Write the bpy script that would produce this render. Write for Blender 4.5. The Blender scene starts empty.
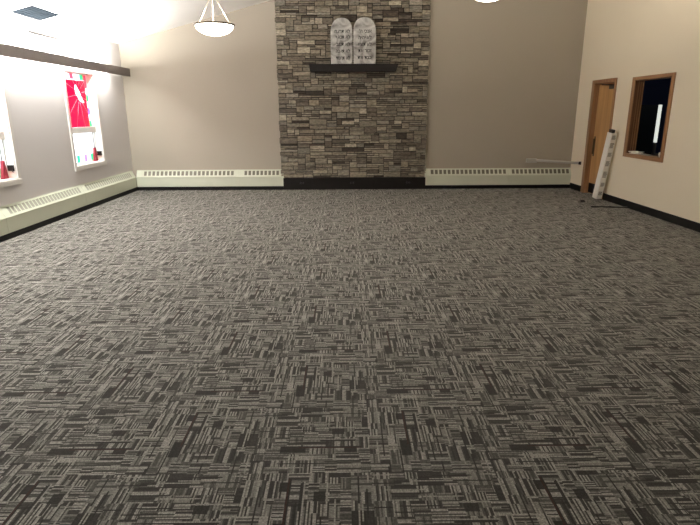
import bpy, bmesh, math, random
from mathutils import Vector, Matrix
random.seed(7)
C = bpy.context.scene.collection

# ------------------------------------------------------------------ materials
def srgb(r, g, b):
    f = lambda c: (c/255/12.92) if c <= 10 else ((c/255+.055)/1.055)**2.4
    return (f(r), f(g), f(b), 1)

def base_mat(name, col, rough=.6, metal=0, noise=0.0, nscale=8, bump=0.0, bscale=60, spec=None):
    m = bpy.data.materials.new(name); m.use_nodes = True
    nt = m.node_tree; b = nt.nodes['Principled BSDF']
    b.inputs['Base Color'].default_value = col
    b.inputs['Roughness'].default_value = rough
    b.inputs['Metallic'].default_value = metal
    if spec is not None: b.inputs['Specular IOR Level'].default_value = spec
    tc = nt.nodes.new('ShaderNodeTexCoord')
    if noise:
        n = nt.nodes.new('ShaderNodeTexNoise'); n.inputs['Scale'].default_value = nscale; n.inputs['Detail'].default_value = 5
        nt.links.new(tc.outputs['Object'], n.inputs['Vector'])
        r = nt.nodes.new('ShaderNodeMapRange'); r.inputs['To Min'].default_value = 1-noise; r.inputs['To Max'].default_value = 1+noise
        nt.links.new(n.outputs['Fac'], r.inputs['Value'])
        mx = nt.nodes.new('ShaderNodeMix'); mx.data_type = 'RGBA'; mx.blend_type = 'MULTIPLY'; mx.inputs['Factor'].default_value = 1
        mx.inputs[6].default_value = col
        nt.links.new(r.outputs['Result'], mx.inputs[7]); nt.links.new(mx.outputs[2], b.inputs['Base Color'])
    if bump:
        n2 = nt.nodes.new('ShaderNodeTexNoise'); n2.inputs['Scale'].default_value = bscale; n2.inputs['Detail'].default_value = 4
        nt.links.new(tc.outputs['Object'], n2.inputs['Vector'])
        bp = nt.nodes.new('ShaderNodeBump'); bp.inputs['Strength'].default_value = bump; bp.inputs['Distance'].default_value = .01
        nt.links.new(n2.outputs['Fac'], bp.inputs['Height']); nt.links.new(bp.outputs['Normal'], b.inputs['Normal'])
    return m

def wood_mat(name, c1, c2, axis='Z', scale=3.0, rough=.45):
    m = bpy.data.materials.new(name); m.use_nodes = True
    nt = m.node_tree; b = nt.nodes['Principled BSDF']; b.inputs['Roughness'].default_value = rough
    tc = nt.nodes.new('ShaderNodeTexCoord'); mp = nt.nodes.new('ShaderNodeMapping')
    s = {'X': (1, 18, 18), 'Y': (18, 1, 18), 'Z': (18, 18, 1)}[axis]
    mp.inputs['Scale'].default_value = [v*scale/3 for v in s]
    nt.links.new(tc.outputs['Object'], mp.inputs['Vector'])
    n = nt.nodes.new('ShaderNodeTexNoise'); n.inputs['Scale'].default_value = 1.4; n.inputs['Detail'].default_value = 8; n.inputs['Distortion'].default_value = .6
    nt.links.new(mp.outputs['Vector'], n.inputs['Vector'])
    r = nt.nodes.new('ShaderNodeValToRGB')
    r.color_ramp.elements[0].position = .3; r.color_ramp.elements[0].color = c1
    r.color_ramp.elements[1].position = .7; r.color_ramp.elements[1].color = c2
    nt.links.new(n.outputs['Fac'], r.inputs['Fac']); nt.links.new(r.outputs['Color'], b.inputs['Base Color'])
    return m

def emit_mat(name, col, strength):
    m = bpy.data.materials.new(name); m.use_nodes = True
    b = m.node_tree.nodes['Principled BSDF']
    b.inputs['Base Color'].default_value = (.9, .87, .8, 1)
    b.inputs['Emission Color'].default_value = col; b.inputs['Emission Strength'].default_value = strength
    b.inputs['Roughness'].default_value = .3
    return m

def glass_mat(name, col):
    m = bpy.data.materials.new(name); m.use_nodes = True
    nt = m.node_tree; nt.nodes.clear()
    o = nt.nodes.new('ShaderNodeOutputMaterial')
    t = nt.nodes.new('ShaderNodeBsdfTransparent'); t.inputs['Color'].default_value = col
    g = nt.nodes.new('ShaderNodeBsdfGlossy'); g.inputs['Roughness'].default_value = .1
    tl = nt.nodes.new('ShaderNodeBsdfTranslucent'); tl.inputs['Color'].default_value = col
    a = nt.nodes.new('ShaderNodeMixShader'); a.inputs[0].default_value = .35
    nt.links.new(t.outputs[0], a.inputs[1]); nt.links.new(tl.outputs[0], a.inputs[2])
    b = nt.nodes.new('ShaderNodeMixShader'); b.inputs[0].default_value = .04
    nt.links.new(a.outputs[0], b.inputs[1]); nt.links.new(g.outputs[0], b.inputs[2])
    nt.links.new(b.outputs[0], o.inputs[0])
    return m

def stone_mat():
    m = bpy.data.materials.new('ledgestone'); m.use_nodes = True
    nt = m.node_tree; b = nt.nodes['Principled BSDF']; b.inputs['Roughness'].default_value = .85
    at = nt.nodes.new('ShaderNodeAttribute'); at.attribute_name = 'stone_colour'
    tc = nt.nodes.new('ShaderNodeTexCoord')
    mp = nt.nodes.new('ShaderNodeMapping'); mp.inputs['Scale'].default_value = (15, 15, 42)
    nt.links.new(tc.outputs['Object'], mp.inputs['Vector'])
    n = nt.nodes.new('ShaderNodeTexNoise'); n.inputs['Scale'].default_value = 1; n.inputs['Detail'].default_value = 7; n.inputs['Roughness'].default_value = .65
    nt.links.new(mp.outputs['Vector'], n.inputs['Vector'])
    r = nt.nodes.new('ShaderNodeMapRange'); r.inputs['From Min'].default_value = .3; r.inputs['From Max'].default_value = .7
    r.inputs['To Min'].default_value = .42; r.inputs['To Max'].default_value = 1.62
    nt.links.new(n.outputs['Fac'], r.inputs['Value'])
    mx = nt.nodes.new('ShaderNodeMix'); mx.data_type = 'RGBA'; mx.blend_type = 'MULTIPLY'; mx.inputs['Factor'].default_value = 1
    nt.links.new(at.outputs['Color'], mx.inputs[6]); nt.links.new(r.outputs['Result'], mx.inputs[7])
    nt.links.new(mx.outputs[2], b.inputs['Base Color'])
    bp = nt.nodes.new('ShaderNodeBump'); bp.inputs['Strength'].default_value = .8; bp.inputs['Distance'].default_value = .015
    nt.links.new(n.outputs['Fac'], bp.inputs['Height']); nt.links.new(bp.outputs['Normal'], b.inputs['Normal'])
    return m

def marble_mat():
    m = bpy.data.materials.new('veined_stone'); m.use_nodes = True
    nt = m.node_tree; b = nt.nodes['Principled BSDF']; b.inputs['Roughness'].default_value = .5
    tc = nt.nodes.new('ShaderNodeTexCoord')
    n = nt.nodes.new('ShaderNodeTexNoise'); n.inputs['Scale'].default_value = 3.6; n.inputs['Detail'].default_value = 6; n.inputs['Distortion'].default_value = 1.6
    nt.links.new(tc.outputs['Object'], n.inputs['Vector'])
    r = nt.nodes.new('ShaderNodeValToRGB'); e = r.color_ramp.elements
    e[0].position = .28; e[0].color = srgb(84, 80, 78)
    e[1].position = .6; e[1].color = srgb(198, 198, 195)
    x = e.new(.45); x.color = srgb(158, 157, 154)
    nt.links.new(n.outputs['Fac'], r.inputs['Fac']); nt.links.new(r.outputs['Color'], b.inputs['Base Color'])
    return m

# carpet tiles, quarter-turned, broken stripes and blocks
TILE, TX, TY, SEED = .5405, -.436, 2.03, 3.7
def carpet_mat():
    m = bpy.data.materials.new('carpet_tiles'); m.use_nodes = True
    nt = m.node_tree; L = nt.links; b = nt.nodes['Principled BSDF']; b.inputs['Roughness'].default_value = .95
    b.inputs['Specular IOR Level'].default_value = .1
    b.inputs['Sheen Weight'].default_value = .12; b.inputs['Sheen Roughness'].default_value = .5; b.inputs['Sheen Tint'].default_value = (.8, .76, .66, 1)
    def M(op, a, c=None, d=None):
        n = nt.nodes.new('ShaderNodeMath'); n.operation = op
        for i, v in enumerate((a, c, d)):
            if v is None: continue
            if isinstance(v, (int, float)): n.inputs[i].default_value = v
            else: L.new(v, n.inputs[i])
        return n.outputs[0]
    add = lambda a, c: M('ADD', a, c); mul = lambda a, c: M('MULTIPLY', a, c); fl = lambda a: M('FLOOR', a)
    gt = lambda a, c: M('GREATER_THAN', a, c); lt = lambda a, c: M('LESS_THAN', a, c)
    def sel(f, a, c):            # f ? c : a
        return add(mul(a, M('SUBTRACT', 1, f)), mul(c, f))
    def wn(a, c, d):
        v = nt.nodes.new('ShaderNodeCombineXYZ')
        for i, q in enumerate((a, c, d)):
            if isinstance(q, (int, float)): v.inputs[i].default_value = q
            else: L.new(q, v.inputs[i])
        w = nt.nodes.new('ShaderNodeTexWhiteNoise'); w.noise_dimensions = '3D'; L.new(v.outputs[0], w.inputs['Vector'])
        return w.outputs['Value']
    g = nt.nodes.new('ShaderNodeNewGeometry'); sp = nt.nodes.new('ShaderNodeSeparateXYZ'); L.new(g.outputs['Position'], sp.inputs[0])
    X = mul(M('SUBTRACT', sp.outputs[0], TX - 40*TILE), 1/TILE); Y = mul(M('SUBTRACT', sp.outputs[1], TY - 41*TILE), 1/TILE)
    ix, iy = fl(X), fl(Y); fx, fy = M('FRACT', X), M('FRACT', Y)
    par = M('MODULO', add(ix, iy), 2)
    u = sel(par, fx, fy); v = sel(par, fy, fx)
    s = SEED
    # wide blocks
    cu = fl(mul(u, 6)); vo = add(mul(v, 5), wn(cu, s, 1.5)); sa = fl(vo); ra = wn(cu, add(sa, 11.3), s)
    # narrow blocks
    cb = fl(mul(u, 12)); vb = add(mul(v, 8), mul(wn(cb, s, 5.5), 2)); sb = fl(vb); rb = wn(cb, add(sb, 41.7), s+.37)
    pick = gt(wn(cu, add(sa, 3.1), s+9.2), .52)
    r = sel(pick, rb, ra)
    NS = 78
    ku, kv = fl(mul(u, NS)), fl(mul(v, NS))
    sid = mul(r, 97.3)
    pu = wn(ku, sid, s); pv = wn(kv, add(sid, 5.1), s)
    perp = mul(gt(r, .50), 1.0)
    val = sel(perp, pu, pv)
    # pairs of yarn ends: contrast the stripes
    val = M('SMOOTH_MIN', M('SMOOTH_MAX', mul(add(val, -.22), 1.75), 0, .1), 1, .1)
    lvl = add(.16, mul(val, .68))
    soft = wn(sid, 2.2, s)                                  # some blocks nearly plain
    lvl = sel(gt(soft, .70), lvl, add(mul(lvl, .4), .36))
    rc = wn(fl(mul(u, 11)), fl(mul(v, 9)), SEED+.9)
    lvl = sel(lt(rc, .075), lvl, add(.06, mul(val, .06)))
    lvl = sel(mul(lt(r, .07), pick), lvl, add(.10, mul(val, .12)))       # dark solid blocks
    # long single lines
    ls = fl(add(mul(v, 3.2), mul(wn(ku, s, 8.8), 3))); lr = wn(ku, ls, s+4.4)
    lvl = sel(gt(lr, .955), lvl, .80)
    lvl = sel(lt(lr, .07), lvl, .10)
    red = mul(mul(gt(u, .335), lt(u, .350)), mul(gt(v, .38), lt(v, .93)))
    red2 = mul(mul(gt(u, .350), lt(u, .362)), mul(gt(v, .30), lt(v, .93)))
    lvl = sel(red2, lvl, .0)
    tuft = wn(ku, fl(mul(v, 150)), 7.7)
    # yarn grain
    n = nt.nodes.new('ShaderNodeTexNoise'); n.inputs['Scale'].default_value = 260; n.inputs['Detail'].default_value = 2
    L.new(g.outputs['Position'], n.inputs['Vector'])
    gr = mul(M('MULTIPLY_ADD', n.outputs['Fac'], 1.6, .2), M('MULTIPLY_ADD', tuft, .75, .62))
    ramp = nt.nodes.new('ShaderNodeValToRGB'); e = ramp.color_ramp.elements
    e[0].position = .05; e[0].color = CARPET[0]
    e[1].position = 1; e[1].color = CARPET[2]
    q = e.new(.5); q.color = CARPET[1]
    L.new(lvl, ramp.inputs['Fac'])
    mr = nt.nodes.new('ShaderNodeMix'); mr.data_type = 'RGBA'; L.new(red, mr.inputs['Factor'])
    L.new(ramp.outputs[0], mr.inputs[6]); mr.inputs[7].default_value = srgb(46, 26, 23)
    mx = nt.nodes.new('ShaderNodeMix'); mx.data_type = 'RGBA'; mx.blend_type = 'MULTIPLY'; mx.inputs['Factor'].default_value = 1
    L.new(mr.outputs[2], mx.inputs[6]); L.new(gr, mx.inputs[7])
    L.new(mx.outputs[2], b.inputs['Base Color'])
    bp = nt.nodes.new('ShaderNodeBump'); bp.inputs['Strength'].default_value = .5; bp.inputs['Distance'].default_value = .004
    L.new(n.outputs['Fac'], bp.inputs['Height']); L.new(bp.outputs['Normal'], b.inputs['Normal'])
    return m
CARPET = [(.013, .0123, .0108, 1), (.062, .060, .0545, 1), (.385, .37, .34, 1)]

M_ = {
 'paint': base_mat('taupe_paint', srgb(164, 156, 143), .75, noise=.03, nscale=1.2, bump=.05, bscale=150),
 'paint_left': base_mat('pale_grey_paint', srgb(208, 204, 204), .75, noise=.03, nscale=1.2, bump=.05, bscale=150),
 'cream_paint': base_mat('cream_paint', srgb(236, 226, 204), .75, noise=.02, nscale=1.2, bump=.05, bscale=150),
 'ceiling': base_mat('ceiling_white', srgb(246, 245, 242), .9, noise=.01, nscale=3),
 'carpet': carpet_mat(),
 'rubber': base_mat('black_rubber', srgb(12, 11, 11), .55, spec=.2),
 'blackwood': base_mat('black_wood', srgb(22, 18, 17), .55, noise=.2, nscale=14, spec=.2),
 'stone': stone_mat(), 'mortar': base_mat('mortar', srgb(24, 21, 18), .95),
 'marble': marble_mat(), 'ink': base_mat('black_ink', srgb(22, 20, 19), .6),
 'heater': base_mat('cream_enamel', srgb(206, 210, 192), .45, noise=.02, nscale=5),
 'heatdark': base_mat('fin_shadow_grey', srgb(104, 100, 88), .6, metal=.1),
 'heatlit': base_mat('fin_lit_grey', srgb(168, 167, 156), .6, metal=.1),  # lit copy of the fin grey: brightness painted in, left heaters only
 'fascia': base_mat('grey_brown_stain', srgb(92, 83, 79), .6, noise=.12, nscale=9),
 'white': base_mat('white_gloss', srgb(236, 234, 228), .4),
 'sash': base_mat('sash_white', srgb(214, 210, 206), .45),
 'oak': wood_mat('oak_door', srgb(160, 120, 72), srgb(188, 147, 96), 'Z', 1.6),
 'oakframe': wood_mat('brown_oak', srgb(126, 90, 60), srgb(160, 120, 84), 'Z'),
 'oakframeY': wood_mat('brown_oak_long', srgb(126, 90, 60), srgb(160, 120, 84), 'Y'),
 'darkwood': wood_mat('dark_reveal_wood', srgb(84, 54, 34), srgb(112, 76, 50), 'Z'),
 'metal': base_mat('brushed_metal', srgb(150, 148, 144), .4, metal=.8),
 'barmetal': base_mat('grey_steel', srgb(176, 174, 168), .35, metal=.2),
 'bronze': base_mat('dark_bronze', srgb(84, 72, 58), .4, metal=.8),
 'nickel': base_mat('pale_nickel', srgb(225, 215, 195), .35, metal=.5),
 'black': base_mat('black_plastic', srgb(16, 16, 17), .35),
 'screen': base_mat('screen_black', srgb(40, 46, 46), .35),
 'navy': base_mat('navy_paint', srgb(52, 62, 96), .8, noise=.03, nscale=2),
 'officefloor': base_mat('dark_office_carpet', srgb(40, 38, 36), .9),
 'paper': base_mat('white_paper', srgb(236, 232, 222), .7, noise=.03, nscale=30),
 'wrap': base_mat('white_wrap', srgb(244, 242, 236), .3, noise=.05, nscale=20),
 'print': base_mat('grey_print', srgb(128, 124, 120), .6, noise=.25, nscale=60),
 'greypaper': base_mat('grey_board', srgb(132, 128, 118), .7),
 'redglass': glass_mat('red_glass', (.80, .045, .14, 1)),
 'clearglass': glass_mat('white_glass', (.93, .95, .95, 1)),
 'greenglass': glass_mat('green_glass', (.12, .62, .36, 1)),
 'purpleglass': glass_mat('purple_glass', (.42, .30, .62, 1)),
 'pinkglass': glass_mat('pink_glass', (.95, .20, .27, 1)),
 'slotdark': base_mat('dark_slot', (.012,.012,.012,1), .9, spec=0),
 'ray': base_mat('pale_pink_lead', srgb(222, 130, 148), .5),
 'lead': base_mat('lead_came', srgb(120, 116, 112), .5, metal=.4),
 'redcloth': base_mat('red_fabric', srgb(130, 22, 40), .8, noise=.08, nscale=30),
 'vent': base_mat('vent_grey', (.013,.0165,.020,1), .9, spec=0),
 'bowl': emit_mat('lit_alabaster', (1, .93, .80, 1), 5.0),
 'litstrip': emit_mat('lit_strip', (.95, 1, .9, 1), .75),
 'tube': emit_mat('lit_tube', (1, .96, .84, 1), 8.0),
}

# ------------------------------------------------------------------ mesh helpers
class MB:
    def __init__(s): s.v = []; s.f = []; s.mi = []; s.sm = []; s.cols = []
    def add(s, vs, fs, mi=0, smooth=False, col=None):
        o = len(s.v); s.v += [Vector(p) for p in vs]
        for f in fs: s.f.append([o+i for i in f]); s.mi.append(mi); s.sm.append(smooth); s.cols.append(col)
        return s
    def box(s, x0, x1, y0, y1, z0, z1, mi=0, col=None):
        return s.add([(x0,y0,z0),(x1,y0,z0),(x1,y1,z0),(x0,y1,z0),(x0,y0,z1),(x1,y0,z1),(x1,y1,z1),(x0,y1,z1)],
              [(0,3,2,1),(4,5,6,7),(0,1,5,4),(1,2,6,5),(2,3,7,6),(3,0,4,7)], mi, col=col)
    def tube(s, p0, p1, r0, r1=None, n=16, mi=0, caps=True):
        p0, p1 = Vector(p0), Vector(p1); r1 = r0 if r1 is None else r1
        d = (p1-p0).normalized(); a = d.orthogonal().normalized(); b = d.cross(a)
        vs = [p0+(a*math.cos(t)+b*math.sin(t))*r0 for t in [2*math.pi*i/n for i in range(n)]]
        vs += [p1+(a*math.cos(t)+b*math.sin(t))*r1 for t in [2*math.pi*i/n for i in range(n)]]
        s.add(vs, [(i,(i+1)%n,n+(i+1)%n,n+i) for i in range(n)], mi, True)
        if caps: s.add(vs, [list(range(n))[::-1], list(range(n,2*n))], mi)
        return s
    def lathe(s, cx, cy, prof, n=40, mi=0):
        vs = []
        for r, z in prof: vs += [(cx+r*math.cos(2*math.pi*i/n), cy+r*math.sin(2*math.pi*i/n), z) for i in range(n)]
        fs = [(k*n+i, k*n+(i+1)%n, (k+1)*n+(i+1)%n, (k+1)*n+i) for k in range(len(prof)-1) for i in range(n)]
        return s.add(vs, fs, mi, True)
    def torus(s, c, R, r, normal='Z', n=40, m=10, mi=0):
        vs = []; c = Vector(c)
        for i in range(n):
            a = 2*math.pi*i/n
            for j in range(m):
                b = 2*math.pi*j/m; q = R+r*math.cos(b); w = r*math.sin(b)
                p = {'Z': (q*math.cos(a), q*math.sin(a), w), 'X': (w, q*math.cos(a), q*math.sin(a)), 'Y': (q*math.cos(a), w, q*math.sin(a))}[normal]
                vs.append(c+Vector(p))
        return s.add(vs, [(i*m+j, ((i+1)%n)*m+j, ((i+1)%n)*m+(j+1)%m, i*m+(j+1)%m) for i in range(n) for j in range(m)], mi, True)
    def prism(s, pts, axis, a, b, mi=0):
        """polygon pts in the plane perpendicular to axis, extruded from a to b"""
        mk = {'X': lambda p, t: (t, p[0], p[1]), 'Y': lambda p, t: (p[0], t, p[1]), 'Z': lambda p, t: (p[0], p[1], t)}[axis]
        n = len(pts); vs = [mk(p, a) for p in pts]+[mk(p, b) for p in pts]
        return s.add(vs, [list(range(n))[::-1], list(range(n, 2*n))]+[(i,(i+1)%n,n+(i+1)%n,n+i) for i in range(n)], mi)

def rootloc(p):
    return p.location if p is not None and p.parent is None else (rootloc(p.parent) if p is not None else Vector((0,0,0)))

def obj(name, mb, mats, parent=None, world=True, bevel=0, at=None):
    """one mesh object; mb in world coordinates (world=True) or in the thing's own"""
    if not isinstance(mats, (list, tuple)): mats = [mats]
    off = Vector((0,0,0))
    loc = Vector((0,0,0))
    if parent is not None and world: off = rootloc(parent)
    if parent is None and world:
        if at is None:
            n = len(mb.v); at = (sum(v.x for v in mb.v)/n, sum(v.y for v in mb.v)/n, min(v.z for v in mb.v))
        loc = Vector(at); off = loc
    me = bpy.data.meshes.new(name)
    me.from_pydata([tuple(v-off) for v in mb.v], [], mb.f)
    for m in mats: me.materials.append(m)
    for p, mi, sm in zip(me.polygons, mb.mi, mb.sm): p.material_index = mi; p.use_smooth = sm
    if any(c is not None for c in mb.cols):
        ca = me.color_attributes.new('stone_colour', 'FLOAT_COLOR', 'CORNER')
        for p, c in zip(me.polygons, mb.cols):
            for li in p.loop_indices: ca.data[li].color = c or (.1,.1,.1,1)
    bm = bmesh.new(); bm.from_mesh(me); bmesh.ops.remove_doubles(bm, verts=bm.verts, dist=1e-6) if not any(mb.cols) else None
    bmesh.ops.recalc_face_normals(bm, faces=bm.faces); bm.to_mesh(me); bm.free()
    o = bpy.data.objects.new(name, me); C.objects.link(o); o.location = loc
    if parent is not None: o.parent = parent
    if bevel:
        b = o.modifiers.new('bevel', 'BEVEL'); b.width = bevel; b.segments = 2; b.limit_method = 'ANGLE'
    return o

def tag(o, label, cat, group=None):
    o['label'] = label; o['category'] = cat
    if group: o['group'] = group
    return o
def thing(name, label, cat, loc, rotz=0, group=None):
    o = bpy.data.objects.new(name, None); C.objects.link(o); o.location = loc; o.rotation_euler = (0,0,rotz)
    o.empty_display_size = .1
    return tag(o, label, cat, group)
def struct(name, mb, mat, parent=None, **k):
    o = obj(name, mb, mat, parent, **k)
    if parent is None: o['kind'] = 'structure'
    return o
def dup(root, loc, label, rotz=None):
    r = root.copy(); C.objects.link(r); r.location = loc; r['label'] = label
    if rotz is not None: r.rotation_euler = (0,0,rotz)
    for ch in list(root.children):
        c = ch.copy(); C.objects.link(c); c.parent = r
        for g in list(ch.children):
            d = g.copy(); C.objects.link(d); d.parent = c
    return r

# ------------------------------------------------------------------ room numbers (metres)
XL, XR, YB, YF = -4.311, 4.586, 11.066, -3.2
KF = 10.986                                   # front face of heaters and stone base
def zc(x): return 2.789 + .2554*(x+4.324)     # sloping ceiling
T = .25

# floor
struct('floor', MB().box(XL-T, XR+.2, YF-.2, YB+.2, -.12, 0), M_['carpet'])
# ceiling: one rising slope
struct('ceiling', MB().prism([(XL-T, zc(XL-T)), (XR+T, zc(XR+T)), (XR+T, zc(XR+T)+.15), (XL-T, zc(XL-T)+.15)], 'Y', YF-.2, YB+.2), M_['ceiling'])
# back and front walls with sloping tops
for nm, y0, y1 in (('wall_back', YB, YB+.2), ('wall_front', YF-.2, YF)):
    struct(nm, MB().prism([(XL, 0), (XR, 0), (XR, zc(XR)), (XL, zc(XL))], 'Y', y0, y1), M_['paint'])

def holed_wall(x0, x1, y0, y1, ztop, holes):
    """boxes around rectangular openings; holes = (ya, yb, za, zb) sorted by y"""
    m = MB(); y = y0
    for ya, yb, za, zb in holes:
        m.box(x0, x1, y, ya, 0, ztop)
        if za > 0: m.box(x0, x1, ya, yb, 0, za)
        m.box(x0, x1, ya, yb, zb, ztop); y = yb
    m.box(x0, x1, y, y1, 0, ztop); return m
WSTEP = 2.63
WIN = [(8.76, 9.78), (8.76-WSTEP, 9.78-WSTEP)]
struct('wall_left', holed_wall(XL-T, XL, YF-.2, YB+.2, zc(XL)-.001, [(a, b, .70, 2.16) for a, b in WIN[::-1]]), M_['paint_left'])
DY0, DY1, DZ = 9.57, 10.34, 2.00
PY0, PY1, PZ0, PZ1 = 7.92, 8.90, .845, 1.98
struct('wall_right', holed_wall(XR, XR+.12, YF-.2, YB+.2, zc(XR), [(PY0, PY1, PZ0, PZ1), (DY0, DY1, 0, DZ)]), M_['cream_paint'])

# baseboards (black rubber cove)
struct('baseboard_right', MB().box(XR-.012, XR, DY1+.11, YB, 0, .112).box(XR-.012, XR, YF, DY0-.05, 0, .112), M_['rubber'])
struct('baseboard_left', MB().box(XL, XL+.079, YF, KF, 0, .068), M_['rubber'])
struct('baseboard_back', MB().box(XL+.07, -1.262, KF+.002, YB, 0, .068).box(1.622, XR-.012, KF+.002, YB, 0, .068), M_['rubber'])
struct('trim_1', MB().box(-1.262, 1.622, 10.975, YB, 0, .234), M_['blackwood'], bevel=.004)

# ------------------------------------------------------------------ stone feature wall
SX0, SX1, SZ0 = -1.300, 1.612, .236
rs = random.Random(11)
cw, chh = .049, .040
nx = int(round((SX1-SX0)/cw)); cw = (SX1-SX0)/nx; nz = int((zc(SX1)-SZ0)/chh)+1
grid = [[0]*nx for _ in range(nz)]
sm = MB()
sm.prism([(SX0+.004, SZ0), (SX1-.004, SZ0), (SX1-.004, zc(SX1)-.003), (SX0+.004, zc(SX0)-.003)], 'Y', 11.016, YB, mi=1)
tones = [(118,108,92),(132,122,106),(104,95,82),(146,137,120),(90,80,68),(124,118,108),(160,150,132),(76,66,56),(112,100,84)]
for r in range(nz):
    c = 0
    while c < nx:
        if grid[r][c]: c += 1; continue
        free = 0
        while c+free < nx and not grid[r][c+free]: free += 1
        h = rs.choice([1,1,1,2,2,2,3]); w = rs.choice([2,3,4,4,5,6,7,9]) if h < 3 else rs.choice([2,3,4,5,7])
        if rs.random() < .12: h, w = 1, rs.randint(5, 9)
        w = min(w, free)
        if free-w == 1: w = free
        h = min(h, nz-r)
        for rr in range(r, r+h):
            for cc in range(c, c+w): grid[rr][cc] = 1
        g = .0052
        xa, xb = SX0+c*cw+g*rs.uniform(.3,1.5), SX0+(c+w)*cw-g*rs.uniform(.3,1.5)
        za, zb = SZ0+r*chh+g*rs.uniform(.5,1.6), SZ0+(r+h)*chh-g*rs.uniform(.5,1.6)
        if c == 0: xa = SX0+rs.uniform(-.012,.010)
        if c+w >= nx: xb = SX1+rs.uniform(-.010,.012)
        fr = 10.982+rs.uniform(0,.026); ch = rs.uniform(.004,.009)
        dark = rs.random() < (.11 if h == 1 else .03)
        t = rs.choice(tones); k = rs.uniform(.84, 1.18); t = tuple(.58*a+.42*b for a, b in zip(t, (120, 116, 104)))
        if dark: t = (62, 53, 44); fr = min(fr+.012, 11.0)
        left = (SX1-(xa+xb)/2)/(SX1-SX0)
        col = tuple(q for q in srgb(*(min(255, t_*k) for t_ in t)))
        zt = lambda x, z: min(z, zc(x)-.004)
        if za < zc(xb)-.02:
            j = lambda: rs.uniform(-.0018,.0018)
            vs = [(xa,11.03,za),(xb,11.03,za),(xb,11.03,zt(xb,zb)),(xa,11.03,zt(xa,zb)),
                  (xa,fr+ch,za),(xb,fr+ch,za),(xb,fr+ch,zt(xb,zb)),(xa,fr+ch,zt(xa,zb)),
                  (xa+ch,fr+j(),za+ch),(xb-ch,fr+j(),za+ch),(xb-ch,fr+j(),zt(xb,zb)-ch),(xa+ch,fr+j(),zt(xa,zb)-ch)]
            sm.add(vs, [(0,1,5,4),(1,2,6,5),(2,3,7,6),(3,0,4,7),(4,5,9,8),(5,6,10,9),(6,7,11,10),(7,4,8,11),(8,9,10,11)], 0, col=col)
        c += w
st = struct('wall_stone', sm, [M_['stone'], M_['mortar']])

# small black outlets in the black base
for i, (x, lab) in enumerate(((-.886, 'small black outlet at the left end of the black base under the stone'),
               (.13, 'small black outlet in the middle of the black base under the stone'),
               (1.269, 'small black outlet at the right end of the black base under the stone'))):
    t = thing('wall_outlet', lab, 'outlet', (x, 10.975, .095), group='black outlets in the stone base')
    obj('cover_plate', MB().box(x-.06, x+.06, 10.969, 10.975, .095, .172), M_['rubber'], t, bevel=.002)
    obj('socket', MB().box(x-.045, x-.008, 10.966, 10.970, .112, .155), M_['black'], t)
    obj('socket', MB().box(x+.008, x+.045, 10.966, 10.970, .112, .155), M_['black'], t)

# mantel shelf
t = MB().prism([(-.657, 2.258), (.966, 2.258), (1.010, 2.392), (-.673, 2.392)], 'Y', 10.766, 10.975)
tag(obj('mantel_shelf', t, M_['blackwood'], bevel=.005), 'long black floating shelf on the stone wall holding two tablets', 'shelf')

# ------------------------------------------------------------------ tablets with lettering
def text_mesh(txt, size, x_right, z_mid, y, width):
    cu = bpy.data.curves.new('lettering', 'FONT'); cu.body = txt; cu.size = size; cu.extrude = .0015; cu.offset = .002
    cu.resolution_u = 3
    o = bpy.data.objects.new('tmp', cu); C.objects.link(o)
    bpy.context.view_layer.update()
    dg = bpy.context.evaluated_depsgraph_get()
    me = bpy.data.meshes.new_from_object(o.evaluated_get(dg))
    vs = [v.co.copy() for v in me.vertices]; fs = [list(p.vertices) for p in me.polygons]
    bpy.data.objects.remove(o); bpy.data.curves.remove(cu); bpy.data.meshes.remove(me)
    x0, x1 = min(v.x for v in vs), max(v.x for v in vs); y0, y1 = min(v.y for v in vs), max(v.y for v in vs)
    k = width/(x1-x0)
    return [(x_right+(v.x-x1)*k, y-v.z, z_mid+(v.y-(y0+y1)/2)) for v in vs], fs

def tablet(label, x0, x1, z1, peak, lines, xr):
    hw = (x1-x0)/2; z0 = 2.393; sh = z1-.25
    th = thing('stone_tablet', label, 'tablet', ((x0+x1)/2, 10.87, z0), group='engraved tablets on the shelf')
    pts = [(x0+.004, z0), (x1-.004, z0), (x1, z0+.2)]
    for i in range(0, 33):
        a = math.pi*i/32
        cx = (x0+x1)/2+(peak-(x0+x1)/2)*math.sin(a)
        pts.append((cx+hw*math.copysign(abs(math.cos(a))**.85, math.cos(a)), sh+.25*max(0,math.sin(a))**.95))
    pts.append((x0, z0+.2))
    obj('slab', MB().prism(pts, 'Y', 10.85, 10.90), M_['marble'], th, bevel=.008)
    for (txt, w), z in zip(lines, (2.974, 2.866, 2.748, 2.630, 2.508)):
        vs, fs = text_mesh(txt[::-1], .086, xr, z, 10.8495, w)
        obj('lettering_line', MB().add(vs, fs), M_['ink'], th)['label'] = 'line of black Hebrew lettering'
    return th
tablet('arched pale marbled tablet on the left, its lettering starting further left', -.262, .148, 3.205, -.052,
       [('לא תרצח', .285), ('לא תנאף', .268), ('לא תגנב', .258), ('לא תענה', .265), ('לא תחמד', .265)], .100)
tablet('arched pale marbled tablet on the right, its top slightly pointed', .166, .590, 3.215, .370,
       [("אנכי ה'", .235), ('לא יהיה', .245), ('לא תשא', .255), ('זכור את', .250), ('כבד את', .262)], .505)

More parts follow.
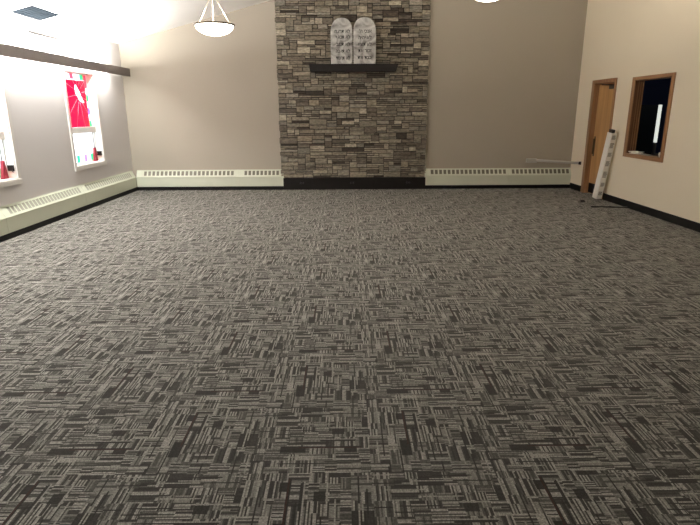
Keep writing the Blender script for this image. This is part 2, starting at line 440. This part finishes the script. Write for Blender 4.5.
# ------------------------------------------------------------------ baseboard heaters
def heater(name, label, length, loc, rotz, segs, group, fins='heatdark', endl=True, endr=True):
    """local x runs along the wall, local y out of the wall; segs = grille runs (a, b)"""
    th = thing(name, label, 'heater', loc, rotz, group)
    d, zb, zf, zt = .079, .074, .270, .404
    obj('front_panel', MB().box(.002, length-.002, d-.012, d, zb, zf-.006).box(.002, length-.002, d-.03, d-.012, zb, zb+.006), M_['heater'], th, world=False, bevel=.002)
    # sloping top: points along slope s in 0..1 from front to wall
    P = lambda x, s, o=0: (x, d-.001-(d-.006)*s + o*.86, zf+(zt-zf)*s + o*.5)
    tm = MB()
    def plate(xa, xb, sa, sb):
        vs = [P(xa,sa),P(xb,sa),P(xb,sb),P(xa,sb),P(xa,sa,-.003),P(xb,sa,-.003),P(xb,sb,-.003),P(xa,sb,-.003)]
        tm.add(vs, [(0,1,2,3),(7,6,5,4),(0,4,5,1),(1,5,6,2),(2,6,7,3),(3,7,4,0)])
    S0, S1 = .20, .82
    plate(.001, length-.001, 0, S0); plate(.001, length-.001, S1, 1)
    tm.box(.001, length-.001, .001, .010, zt-.01, zt)
    tm.box(.001, length-.001, d-.006, d+.004, zf-.006, zf+.002)
    x = .001
    for a, b in segs:
        plate(x, a, S0, S1)
        n = max(1, round((b-a)/.0845)); p = (b-a)/n
        for i in range(n-1): plate(a+(i+.66)*p, a+(i+1)*p, S0, S1)
        x = b-.34*p
    plate(x, length-.001, S0, S1)
    g = obj('grille', tm, M_['heater'], th, world=False)
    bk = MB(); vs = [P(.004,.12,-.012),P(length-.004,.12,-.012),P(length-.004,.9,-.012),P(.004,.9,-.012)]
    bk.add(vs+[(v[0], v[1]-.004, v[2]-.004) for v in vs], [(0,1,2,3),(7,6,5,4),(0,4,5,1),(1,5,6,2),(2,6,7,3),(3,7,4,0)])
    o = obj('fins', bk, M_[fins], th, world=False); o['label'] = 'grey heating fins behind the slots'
    prof = [(.0, zb), (d+.003, zb), (d+.003, zf+.003), (.008, zt+.003), (0, zt+.003)]
    if endl: obj('end_cap', MB().prism(prof, 'X', -.012, .012), M_['heater'], th, world=False)
    if endr: obj('end_cap', MB().prism(prof, 'X', length-.012, length+.012), M_['heater'], th, world=False)
    return th
# rotz = pi: local x -> -X, local y -> -Y (out of the back wall)
gb = 'baseboard heaters on the back wall'
xa = XL+.085
def back_unit(x0, x1, lab, segs, **k):
    L = x1-x0; sg = sorted([(x1-b, x1-a) for a, b in segs])
    return heater('baseboard_heater', lab, L, (x1, YB, 0), math.pi, sg, gb, **k)
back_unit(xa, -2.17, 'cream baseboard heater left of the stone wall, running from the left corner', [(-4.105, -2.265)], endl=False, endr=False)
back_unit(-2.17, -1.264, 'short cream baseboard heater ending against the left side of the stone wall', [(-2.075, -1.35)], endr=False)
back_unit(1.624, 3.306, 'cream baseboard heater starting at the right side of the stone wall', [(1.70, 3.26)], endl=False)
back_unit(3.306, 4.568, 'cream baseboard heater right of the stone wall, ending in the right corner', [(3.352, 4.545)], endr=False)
gl = 'baseboard heaters under the left windows'
# left wall: rotz = -pi/2: local x -> -Y, local y -> +X
def left_unit(y0, y1, lab, n0, n1, **k):
    L = y1-y0
    return heater('baseboard_heater', lab, L, (XL, y1, 0), -math.pi/2, [(n1, L-n0)], gl, 'heatlit', **k)
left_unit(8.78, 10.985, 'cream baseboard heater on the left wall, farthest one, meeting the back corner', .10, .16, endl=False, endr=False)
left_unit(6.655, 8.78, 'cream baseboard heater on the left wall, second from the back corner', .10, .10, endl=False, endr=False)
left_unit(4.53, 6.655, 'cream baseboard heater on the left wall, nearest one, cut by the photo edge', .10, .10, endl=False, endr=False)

# ------------------------------------------------------------------ light valance on the left wall
VX = XL+.16
vt = thing('valance_light', 'long grey-brown board light valance along the left wall above the windows', 'light', (VX, 6.5, 2.196))
obj('valance_board', MB().box(VX-.026, VX, 2.2, YB-.004, 2.199, 2.346), M_['fascia'], vt, bevel=.003)
for y in (2.4, 4.3, 6.2, 8.1, 10.1):
    obj('bracket', MB().box(XL+.001, VX-.026, y-.012, y+.012, 2.24, 2.30), M_['white'], vt)
obj('light_tube', MB().tube((XL+.05, 2.4, 2.265), (XL+.05, YB-.10, 2.265), .013, n=10), M_['tube'], vt)

# thin grey line on the upper wall above the valance
struct('trim_2', MB().box(XL, XL+.006, 7.95, 8.86, 2.586, 2.595), M_['slotdark'])

# ------------------------------------------------------------------ ceiling vent
vy0, vy1, vx0, vx1 = 7.62, 8.30, XL+.012, XL+.285
cvt = thing('ceiling_vent', 'square blue-grey vent in the white ceiling above the left windows', 'vent', ((vx0+vx1)/2, (vy0+vy1)/2, zc((vx0+vx1)/2)-.02))
m = MB(); mf = MB()
def cpl(mb, xa, xb, ya, yb, o0, o1):
    vs = [(x, y, zc(x)-o) for o in (o0, o1) for x, y in ((xa,ya),(xb,ya),(xb,yb),(xa,yb))]
    mb.add(vs, [(0,1,2,3),(7,6,5,4),(0,4,5,1),(1,5,6,2),(2,6,7,3),(3,7,4,0)])
cpl(m, vx0+.01, vx1-.01, vy0+.01, vy1-.01, .001, .004)
for i in range(9):
    y = vy0+.05+i*(vy1-vy0-.1)/8
    cpl(mf, vx0+.02, vx1-.02, y-.012, y+.012, .004, .012)
cpl(mf, vx0, vx1, vy0, vy0+.02, .001, .012); cpl(mf, vx0, vx1, vy1-.02, vy1, .001, .012)
cpl(mf, vx0, vx0+.02, vy0, vy1, .001, .012); cpl(mf, vx1-.02, vx1, vy0, vy1, .001, .012)
obj('backing', m, M_['vent'], cvt); obj('louvre', mf, M_['vent'], cvt)

# ------------------------------------------------------------------ left windows
DOVE = [(74.5,84.5),(76,84),(77.5,88),(79.3,92),(80.6,97),(83.2,103),(81,103.3),(77.6,100.6),(76.2,96.5),(74.2,92.5),(74,88)]
def window(n, y0, y1):
    z0, z1 = .70, 2.16; gx = XL-.118
    w = struct('window_%d' % n, MB()
        .box(gx-.02, gx+.02, y0, y0+.025, z0, z1).box(gx-.02, gx+.02, y1-.025, y1, z0, z1)
        .box(gx-.02, gx+.02, y0, y1, z0, z0+.03).box(gx-.02, gx+.02, y0, y1, z1-.02, z1), M_['sash'], at=(gx, (y0+y1)/2, z0))
    # casing on the wall and reveal boards
    c = MB(); t = .06
    c.box(XL, XL+.022, y0-t, y0, z0-.07, z1+.05).box(XL, XL+.022, y1, y1+t, z0-.07, z1+.05)
    c.box(XL, XL+.022, y0, y1, z1, z1+.05).box(XL, XL+.030, y0-t, y1+t, z0-.07, z0)
    o = obj('window_casing', c, M_['sash'], w, bevel=.003)
    r = MB()
    r.box(gx-.10, XL, y0, y0+.008, z0, z1).box(gx-.10, XL, y1-.008, y1, z0, z1).box(gx-.10, XL, y0, y1, z1-.008, z1).box(gx-.10, XL+.02, y0, y1, z0, z0+.012)
    obj('window_sill', r, M_['white'], w)
    obj('middle_rail', MB().box(gx-.02, gx+.055, y0+.008, y1-.008, 1.200, 1.298), M_['sash'], w, bevel=.003)
    # upper leaded glass
    a, b = y0+.03, y1-.03; za, zb = 1.292, 2.14; bd = .075
    g = MB(); mats = [M_['redglass'], M_['clearglass'], M_['greenglass'], M_['purpleglass'], M_['pinkglass'], M_['white'], M_['lead']]
    q = lambda ya, yb, z_a, z_b, mi, d=0: g.box(gx-.003+d, gx+.003+d, ya, yb, z_a, z_b, mi)
    ra, rb, rz = a+bd, b-bd, zb-.095
    dv = [((px-66)/22.5*.69+9.06+(y0-8.76), 2.055-(py-78-(px-66)*.10)*.01545) for px, py in DOVE]
    cy, cz = sum(p[0] for p in dv)/len(dv), sum(p[1] for p in dv)/len(dv)
    ang = lambda p: math.atan2(p[1]-cz, p[0]-cy)
    area = sum(dv[i][0]*dv[(i+1)%len(dv)][1]-dv[(i+1)%len(dv)][0]*dv[i][1] for i in range(len(dv)))
    if area > 0: dv = dv[::-1]
    k0 = max(range(len(dv)), key=lambda i: dv[i][1]); hole = dv[k0:]+dv[:k0]
    g.prism([(ra, rz), (ra, za), (rb, za), (rb, rz), (hole[0][0]+.0004, rz)]+[(hole[0][0]+.0004, hole[0][1])]+hole[1:]+[hole[0]]+[(hole[0][0], rz)], 'X', gx-.003, gx+.003, 0)
    seq = [2, 1, 4, 1, 2, 4]; sw = (rb-ra)/5.0
    yy = ra; k = 0
    for mi, wd in ((2,.13),(1,.19),(4,.12),(1,.22),(2,.12),):
        q(yy, min(yy+wd, rb), rz+.012, zb, mi); yy += wd
    if yy < rb: q(yy, rb, rz+.012, zb, 4)
    nz_ = 8; hz = (zb-za)/nz_
    for i in range(nz_):
        mi = [2, 1, 3, 1, 2, 1, 4, 4][i]
        q(rb+.006, b, za+i*hz, za+(i+1)*hz, mi); q(a, ra-.006, za+i*hz, za+(i+1)*hz, mi)
    q(ra-.006, ra, za, zb, 6); q(rb, rb+.006, za, zb, 6); q(ra, rb, rz, rz+.012, 1)
    obj('upper_pane', g, mats, w)['label'] = 'red stained glass with a white dove and a border of coloured squares'
    obj('dove', MB().prism(dv, 'X', gx-.002, gx+.002), M_['clearglass'], w)['label'] = 'white dove inlay'
    rays = MB()
    for i in range(12):
        an = 2*math.pi*(i+.3)/12; dy, dz = math.cos(an), math.sin(an)
        tt = min(((rb-cy) if dy > 0 else (ra-cy))/dy if abs(dy) > 1e-3 else 9, ((rz-cz) if dz > 0 else (za-cz))/dz if abs(dz) > 1e-3 else 9)
        p0 = Vector((gx+.0045, cy+dy*.10, cz+dz*.14)); p1 = Vector((gx+.0045, cy+dy*tt, cz+dz*tt))
        if tt > .16: rays.tube(p0, p1, .0024, n=6)
    obj('rays', rays, M_['ray'], w)['label'] = 'pale radiating lines'
    # lower glass
    g = MB(); za, zb = z0+.03, 1.215
    q2 = lambda ya, yb, z_a, z_b, mi: g.box(gx-.003, gx+.003, ya, yb, z_a, z_b, mi)
    q2(a, b, za+.115, zb, 1)
    yy = a
    for wd, mi in ((.16,1),(.12,1),(.10,2),(.16,1),(.10,3),(.14,1),(.12,2),(.06,4)):
        q2(yy, min(yy+wd, b), za, za+.115, mi); yy += wd
    q2(a, b, za+.113, za+.117, 6)
    obj('lower_pane', g, mats, w)['label'] = 'white glass with small coloured squares along its foot'
    return w
def window_bits(y0, y1, lab1, lab2):
    px, py, pz = XL-.075, y1-.135, .713
    t = thing('window_crank', lab1, 'window crank', (px, py, pz), group='window cranks on the left sills')
    m = MB().prism([(py-.060, pz), (py+.055, pz), (py+.020, pz+.23), (py-.006, pz+.23)], 'X', px-.022, px+.022)
    obj('handle', m, M_['redcloth'], t, bevel=.004)['label'] = 'dark red tapered handle'
    obj('rod', MB().tube((px, py+.002, pz+.21), (px, py+.002, 1.20), .009, n=10), M_['lead'], t)
    t2 = thing('window_latch', lab2, 'latch', (XL-.045, y1-.008, .79), group='dark latches on the window reveals')
    obj('plate', MB().box(XL-.085, XL-.01, y1-.030, y1-.0085, .80, .875), M_['blackwood'], t2, bevel=.002)
    obj('lever', MB().tube((XL-.030, y1-.03, .812), (XL-.012, y1-.04, .785), .005, n=8), M_['blackwood'], t2)
window(1, *WIN[0]); window(2, *WIN[1])
window_bits(*WIN[0], 'dark red crank handle on a grey rod inside the red stained glass window', 'small dark brown latch on the reveal of the red stained glass window')
window_bits(*WIN[1], 'dark red crank handle on a grey rod inside the window at the left photo edge', 'small dark brown latch on the reveal of the window at the left photo edge')

# ------------------------------------------------------------------ door in the right wall
LX = XR+.072
dw = struct('door_1', MB().box(LX, LX+.045, DY0+.012, DY1-.012, .012, DZ-.012), M_['oak'], at=(LX, (DY0+DY1)/2, 0), bevel=.002)
fr = MB()
fr.box(XR-.018, XR, DY1, DY1+.10, 0, DZ+.055).box(XR-.018, XR, DY0-.05, DY0, 0, DZ+.055).box(XR-.018, XR, DY0, DY1, DZ, DZ+.055)
fr.box(XR-.018, XR+.119, DY1-.010, DY1, 0, DZ).box(XR-.018, XR+.119, DY0, DY0+.010, 0, DZ).box(XR-.018, XR+.119, DY0, DY1, DZ-.010, DZ)
obj('door_frame', fr, M_['oakframe'], dw, bevel=.002)
obj('kick_plate', MB().box(LX-.003, LX, DY0+.03, DY1-.03, .02, .20), M_['rubber'], dw)['label'] = 'dark kick plate at the foot of the door'
obj('door_handle', MB().box(LX-.006, LX, DY1-.105, DY1-.055, .70, 1.06).box(LX-.030, LX-.006, DY1-.088, DY1-.072, .74, 1.02), M_['bronze'], dw)['label'] = 'dark bronze pull handle'
cl = obj('door_closer', MB().box(LX-.055, LX, DY0+.05, DY0+.27, 1.885, 1.945), M_['black'], dw, bevel=.006)
obj('closer_arm', MB().tube((LX-.03, DY0+.14, 1.95), (LX-.06, DY0+.48, 1.968), .009, n=8).tube((LX-.06, DY0+.48, 1.968), (LX-.005, DY0+.66, 1.972), .009, n=8), M_['black'], cl)

# ------------------------------------------------------------------ pass-through window in the right wall
pw = struct('window_3', MB()
    .box(XR-.018, XR, PY0-.075, PY0, PZ0-.05, PZ1+.05).box(XR-.018, XR, PY1, PY1+.09, PZ0-.05, PZ1+.05), M_['oakframe'], at=(XR, (PY0+PY1)/2, PZ0), bevel=.003)
obj('frame_rail', MB().box(XR-.018, XR, PY0, PY1, PZ1, PZ1+.05).box(XR-.018, XR, PY0, PY1, PZ0-.05, PZ0), M_['oakframeY'], pw, bevel=.003)
obj('window_reveal', MB().box(XR-.01, XR+.125, PY0-.004, PY0+.012, PZ0, PZ1).box(XR-.01, XR+.125, PY1-.012, PY1+.004, PZ0, PZ1)
    .box(XR-.01, XR+.125, PY0, PY1, PZ1-.012, PZ1+.004), M_['darkwood'], pw)
obj('window_sill', MB().box(XR-.02, XR+.14, PY0, PY1, PZ0-.01, PZ0+.012), M_['oakframeY'], pw, bevel=.003)
obj('sliding_track', MB().box(XR+.04, XR+.046, PY1-.016, PY1-.012, PZ0+.012, PZ1-.012).box(XR+.075, XR+.081, PY1-.016, PY1-.012, PZ0+.012, PZ1-.012)
    .box(XR+.112, XR+.124, PY1-.022, PY1-.012, PZ0+.012, PZ1-.012), M_['oakframe'], pw)
# dark office behind
OX0, OX1, OY0, OY1, OZ = XR+.121, 7.6, 6.6, 10.95, 2.6
struct('wall_office_back', MB().box(OX1, OX1+.1, OY0-.1, OY1+.1, 0, OZ), M_['navy'])
struct('wall_office_far', MB().box(OX0, OX1, OY1, OY1+.1, 0, OZ), M_['navy'])
struct('wall_office_near', MB().box(OX0, OX1, OY0-.1, OY0, 0, OZ), M_['navy'])
struct('ceiling_office', MB().box(OX0, OX1+.1, OY0-.1, OY1+.1, OZ, OZ+.1), M_['navy'])
struct('floor_office', MB().box(OX0, OX1+.1, OY0-.1, OY1+.1, -.12, -.001), M_['officefloor'])
dk = thing('office_desk', 'dark desk in the dark office behind the wooden pass-through window', 'desk', (5.3, 8.9, 0))
obj('desk_top', MB().box(4.84, 5.9, 8.35, 10.1, .70, .73), M_['blackwood'], dk, bevel=.004)
for x in (4.88, 5.84):
    for y in (8.40, 10.04): obj('leg', MB().box(x-.025, x+.025, y-.025, y+.025, 0, .70), M_['blackwood'], dk)
tv = thing('television', 'large black television standing on the desk seen through the pass-through window', 'television', (5.1, 9.62, .73))
obj('screen', MB().box(4.835, 5.365, 9.590, 9.600, .79, 1.60), M_['screen'], tv)
obj('bezel', MB().box(4.82, 5.378, 9.598, 9.640, .775, 1.615), M_['black'], tv, bevel=.004)
obj('stand', MB().box(4.95, 5.27, 9.54, 9.74, .73, .745).box(5.07, 5.15, 9.62, 9.66, .74, .80), M_['black'], tv)
sp_ = thing('strip_light', 'narrow glowing white upright strip light beside the black television', 'strip light', (5.435, 9.62, .73))
obj('light_tube', MB().box(5.418, 5.452, 9.60, 9.66, .98, 1.615), M_['litstrip'], sp_, bevel=.004)
obj('foot', MB().box(5.418, 5.452, 9.60, 9.66, .80, .955).box(5.40, 5.49, 9.57, 9.69, .73, .80).box(5.425, 5.445, 9.62, 9.64, .95, .985), M_['greypaper'], sp_, bevel=.004)
# things on the pass-through sill
zs = PZ0+.0125
pp = MB()
for i, (x, y, a) in enumerate(((XR+.065, 8.72, .1), (XR+.06, 8.70, -.2), (XR+.07, 8.745, .35))):
    R_ = Matrix.Rotation(a, 4, 'Z')
    vs = [Vector((sx*.06, sy*.10, z)) for z in (0, .011) for sx, sy in ((-1,-1),(1,-1),(1,1),(-1,1))]
    vs = [R_ @ v + Vector((x, y, zs+i*.012)) for v in vs]
    pp.add(vs, [(0,3,2,1),(4,5,6,7),(0,1,5,4),(1,2,6,5),(2,3,7,6),(3,0,4,7)])
tag(obj('paper_stack', pp, M_['paper']), 'small stack of white papers on the far end of the pass-through sill', 'paper')
tag(obj('clipboard', MB().box(XR+.005, XR+.12, 8.28, 8.55, zs, zs+.008).box(XR+.035, XR+.09, 8.50, 8.53, zs+.008, zs+.018), M_['greypaper'], bevel=.002), 'flat grey clipboard lying on the pass-through sill', 'clipboard')
mg = thing('white_mug', 'small white mug on the near end of the pass-through sill', 'mug', (XR+.06, 8.06, zs))
obj('cup', MB().lathe(XR+.06, 8.03, [(.0, zs), (.030, zs), (.034, zs+.07), (.031, zs+.07), (.028, zs+.006), (0, zs+.006)], 24), M_['white'], mg)
obj('handle', MB().torus((XR+.06, 8.07, zs+.036), .022, .0055, 'X'), M_['white'], mg)

# ------------------------------------------------------------------ long wrapped box leaning by the door
base = Vector((4.445, 9.47, .002)); top = Vector((4.500, 9.285, 1.185))
ax = (top-base).normalized(); e1 = Vector((.98, .20, 0)); e1 = (e1-ax*e1.dot(ax)).normalized(); e2 = ax.cross(e1).normalized()
Lb = (top-base).length
lb = thing('wrapped_box', 'long white wrapped box with grey print leaning on the wall by the door', 'box', (base.x, base.y, 0))
def obox(mb, s0, s1, a0, a1, b0, b1):
    vs = [base+ax*s+e1*a+e2*b for s in (s0, s1) for a, b in ((a0,b0),(a1,b0),(a1,b1),(a0,b1))]
    mb.add(vs, [(0,3,2,1),(4,5,6,7),(0,1,5,4),(1,2,6,5),(2,3,7,6),(3,0,4,7)])
m = MB(); obox(m, .03, Lb-.02, -.056, .056, -.060, .060)
obj('carton', m, M_['wrap'], lb, bevel=.006)

m = MB(); obox(m, Lb-.02, Lb+.035, -.054, .0, -.058, .030)
obj('end_clip', m, M_['black'], lb, bevel=.003)['label'] = 'black clip at the top end'
rp = random.Random(3)
s = .10
while s < Lb-.12:
    hgt = rp.choice([.07, .09, .11])
    a0, a1 = -.036, .044; m = MB()
    n = 5
    for i in range(n):
        sa = s+hgt*i/n
        obox(m, sa, sa+hgt/n*.62, a0, a1-rp.uniform(0, .02), -.0612, -.0600)
    s += hgt+rp.choice([.055, .075, .09])
    obj('printed_block', m, M_['print'], lb)['label'] = 'block of small grey print'
tag(obj('floor_bar', MB().box(-.285, .285, -.018, .018, .0005, .018).box(-.02, .02, -.024, .024, .016, .024), M_['black'], world=False, bevel=.003),
    'thin flat black bar lying on the carpet in front of the white wrapped box', 'bar')
fb = bpy.data.objects['floor_bar']; fb.location = (4.305, 8.685, 0); fb.rotation_euler = (0, 0, math.atan2(-.09, .5))
tag(obj('door_wedge', MB().prism([(9.20, .0005), (9.28, .0005), (9.28, .03)], 'X', 4.08, 4.14), M_['rubber'], bevel=.001), 'tiny black wedge lying on the carpet left of the white wrapped box', 'doorstop')

# ------------------------------------------------------------------ grey metal bar across the right back corner
cb = thing('corner_bar', 'grey metal bar just above the heater in the right back corner', 'bar', (3.9, YB-.03, .54), )
obj('wall_bracket', MB().box(3.66, 3.875, YB-.050, YB-.001, .510, .596), M_['barmetal'], cb, bevel=.010)
obj('tube', MB().tube((3.86, YB-.035, .558), (4.548, 10.60, .540), .024, n=16), M_['barmetal'], cb)
obj('end_cap', MB().tube((4.548, 10.60, .540), (4.583, 10.575, .538), .031, n=16), M_['black'], cb)

# ------------------------------------------------------------------ pendant bowls
def pendant():
    cx, cy, zr = 0, 0, 0; R = .226
    t = thing('pendant_light', 'lit white glass bowl pendant hanging in front of the back wall left of the stone', 'light', (-1.56, 7.0, 2.528), group='hanging bowl pendants')
    prof = [(R-.004, .004)]+[(R*math.cos(a), -.118*math.sin(a)) for a in [math.pi/2*i/14 for i in range(1, 15)]]
    prof[-1] = (.002, -.118)
    obj('glass_bowl', MB().lathe(0, 0, prof, 48), M_['bowl'], t, world=False)
    obj('rim', MB().torus((0,0,.006), R+.006, .010, 'Z', 56, 10), M_['bronze'], t, world=False)
    for k in range(3):
        a = math.radians(106+120*k)
        p0 = (math.cos(a)*(R-.02), math.sin(a)*(R-.02), .004)
        obj('rod', MB().tube((p0[0], p0[1], -.018), (p0[0], p0[1], .03), .011, n=10).tube(p0, (math.cos(a)*.022, math.sin(a)*.022, .33), .0042, n=10), M_['nickel'], t, world=False)
    obj('hub', MB().lathe(0, 0, [(.002,.31),(.035,.315),(.042,.34),(.02,.375),(.002,.38)], 24), M_['nickel'], t, world=False)
    return t
def pend_fix(t, x, y, zr):
    h = zc(x)-zr
    obj('stem', MB().tube((0,0,.37), (0,0,h-.02), .009, n=10), M_['nickel'], t, world=False)
    obj('ceiling_canopy', MB().lathe(0, 0, [(.002,h-.05),(.05,h-.045),(.065,h-.015),(.065,h+.012)], 28), M_['nickel'], t, world=False)
p1 = pendant()
spots = [(1.71, 7.0, 2.897, "lit white glass bowl pendant right of the stone, cut by the top photo edge")]
ps = [p1]+[dup(p1, (x, y, z), lab) for x, y, z, lab in spots]
for p in ps: pend_fix(p, p.location.x, p.location.y, p.location.z)

# ------------------------------------------------------------------ light
def light(name, kind, loc, energy, col, **k):
    l = bpy.data.lights.new(name, kind); l.energy = energy; l.color = col
    for a, b in k.items(): setattr(l, a, b)
    o = bpy.data.objects.new(name, l); C.objects.link(o); o.location = loc; return o
PEND = 120
for p in ps:
    light('pendant_lamp', 'POINT', (p.location.x, p.location.y, p.location.z+.03), PEND, (1, .90, .76), shadow_soft_size=.06)
ln = 10.35-2.5
for s_, rx in ((1, math.pi), (-1, 0)):
    o = light('valance_lamp', 'AREA', (XL+.07, 2.5+ln/2, 2.337 if s_ > 0 else 2.235), 560*(1.0 if s_ > 0 else .32), (1, .985, .94), shape='RECTANGLE', size=.05, size_y=ln)
    o.rotation_euler = (rx, 0, 0)

light('office_fill', 'POINT', (6.2, 8.2, 2.35), 6, (.95, .97, 1), shadow_soft_size=.12)  # added fill to lift the dark office, no fixture behind it

w = bpy.data.worlds.new('sky'); bpy.context.scene.world = w; w.use_nodes = True
w.node_tree.nodes['Background'].inputs[0].default_value = (.90, .95, 1, 1)
w.node_tree.nodes['Background'].inputs[1].default_value = 6.0
for y0, y1 in WIN:
    o = light('sky_portal', 'AREA', (XL-.20, (y0+y1)/2, 1.43), 1, (1,1,1), shape='RECTANGLE', size=1.46, size_y=1.0)
    o.rotation_euler = (0, -math.pi/2, 0)
    o.data.cycles.is_portal = True

# ------------------------------------------------------------------ camera
F, PITCH, YAW, ROLL = 539.06, .2729, .0074, -.0049
cp, sp, cy, sy = math.cos(PITCH), math.sin(PITCH), math.cos(YAW), math.sin(YAW)
fwd = Vector((sy*cp, cy*cp, -sp)); right = Vector((cy, -sy, 0)); up = right.cross(fwd)
r2 = math.cos(ROLL)*right+math.sin(ROLL)*up; u2 = -math.sin(ROLL)*right+math.cos(ROLL)*up
cam = bpy.data.cameras.new('camera'); co = bpy.data.objects.new('camera', cam); C.objects.link(co)
co.matrix_world = Matrix(((r2.x, u2.x, -fwd.x, 0), (r2.y, u2.y, -fwd.y, 0), (r2.z, u2.z, -fwd.z, 1.526), (0,0,0,1)))
cam.sensor_width = 36; cam.lens = F/700*36; cam.clip_start = .05
sc = bpy.context.scene; sc.camera = co
sc.view_settings.view_transform = 'Standard'; sc.view_settings.look = 'None'
sc.view_settings.exposure = 0; sc.view_settings.gamma = 1; sc.view_settings.use_curve_mapping = False
sc.cycles.max_bounces = 12; sc.cycles.diffuse_bounces = 6; sc.cycles.sample_clamp_indirect = 8
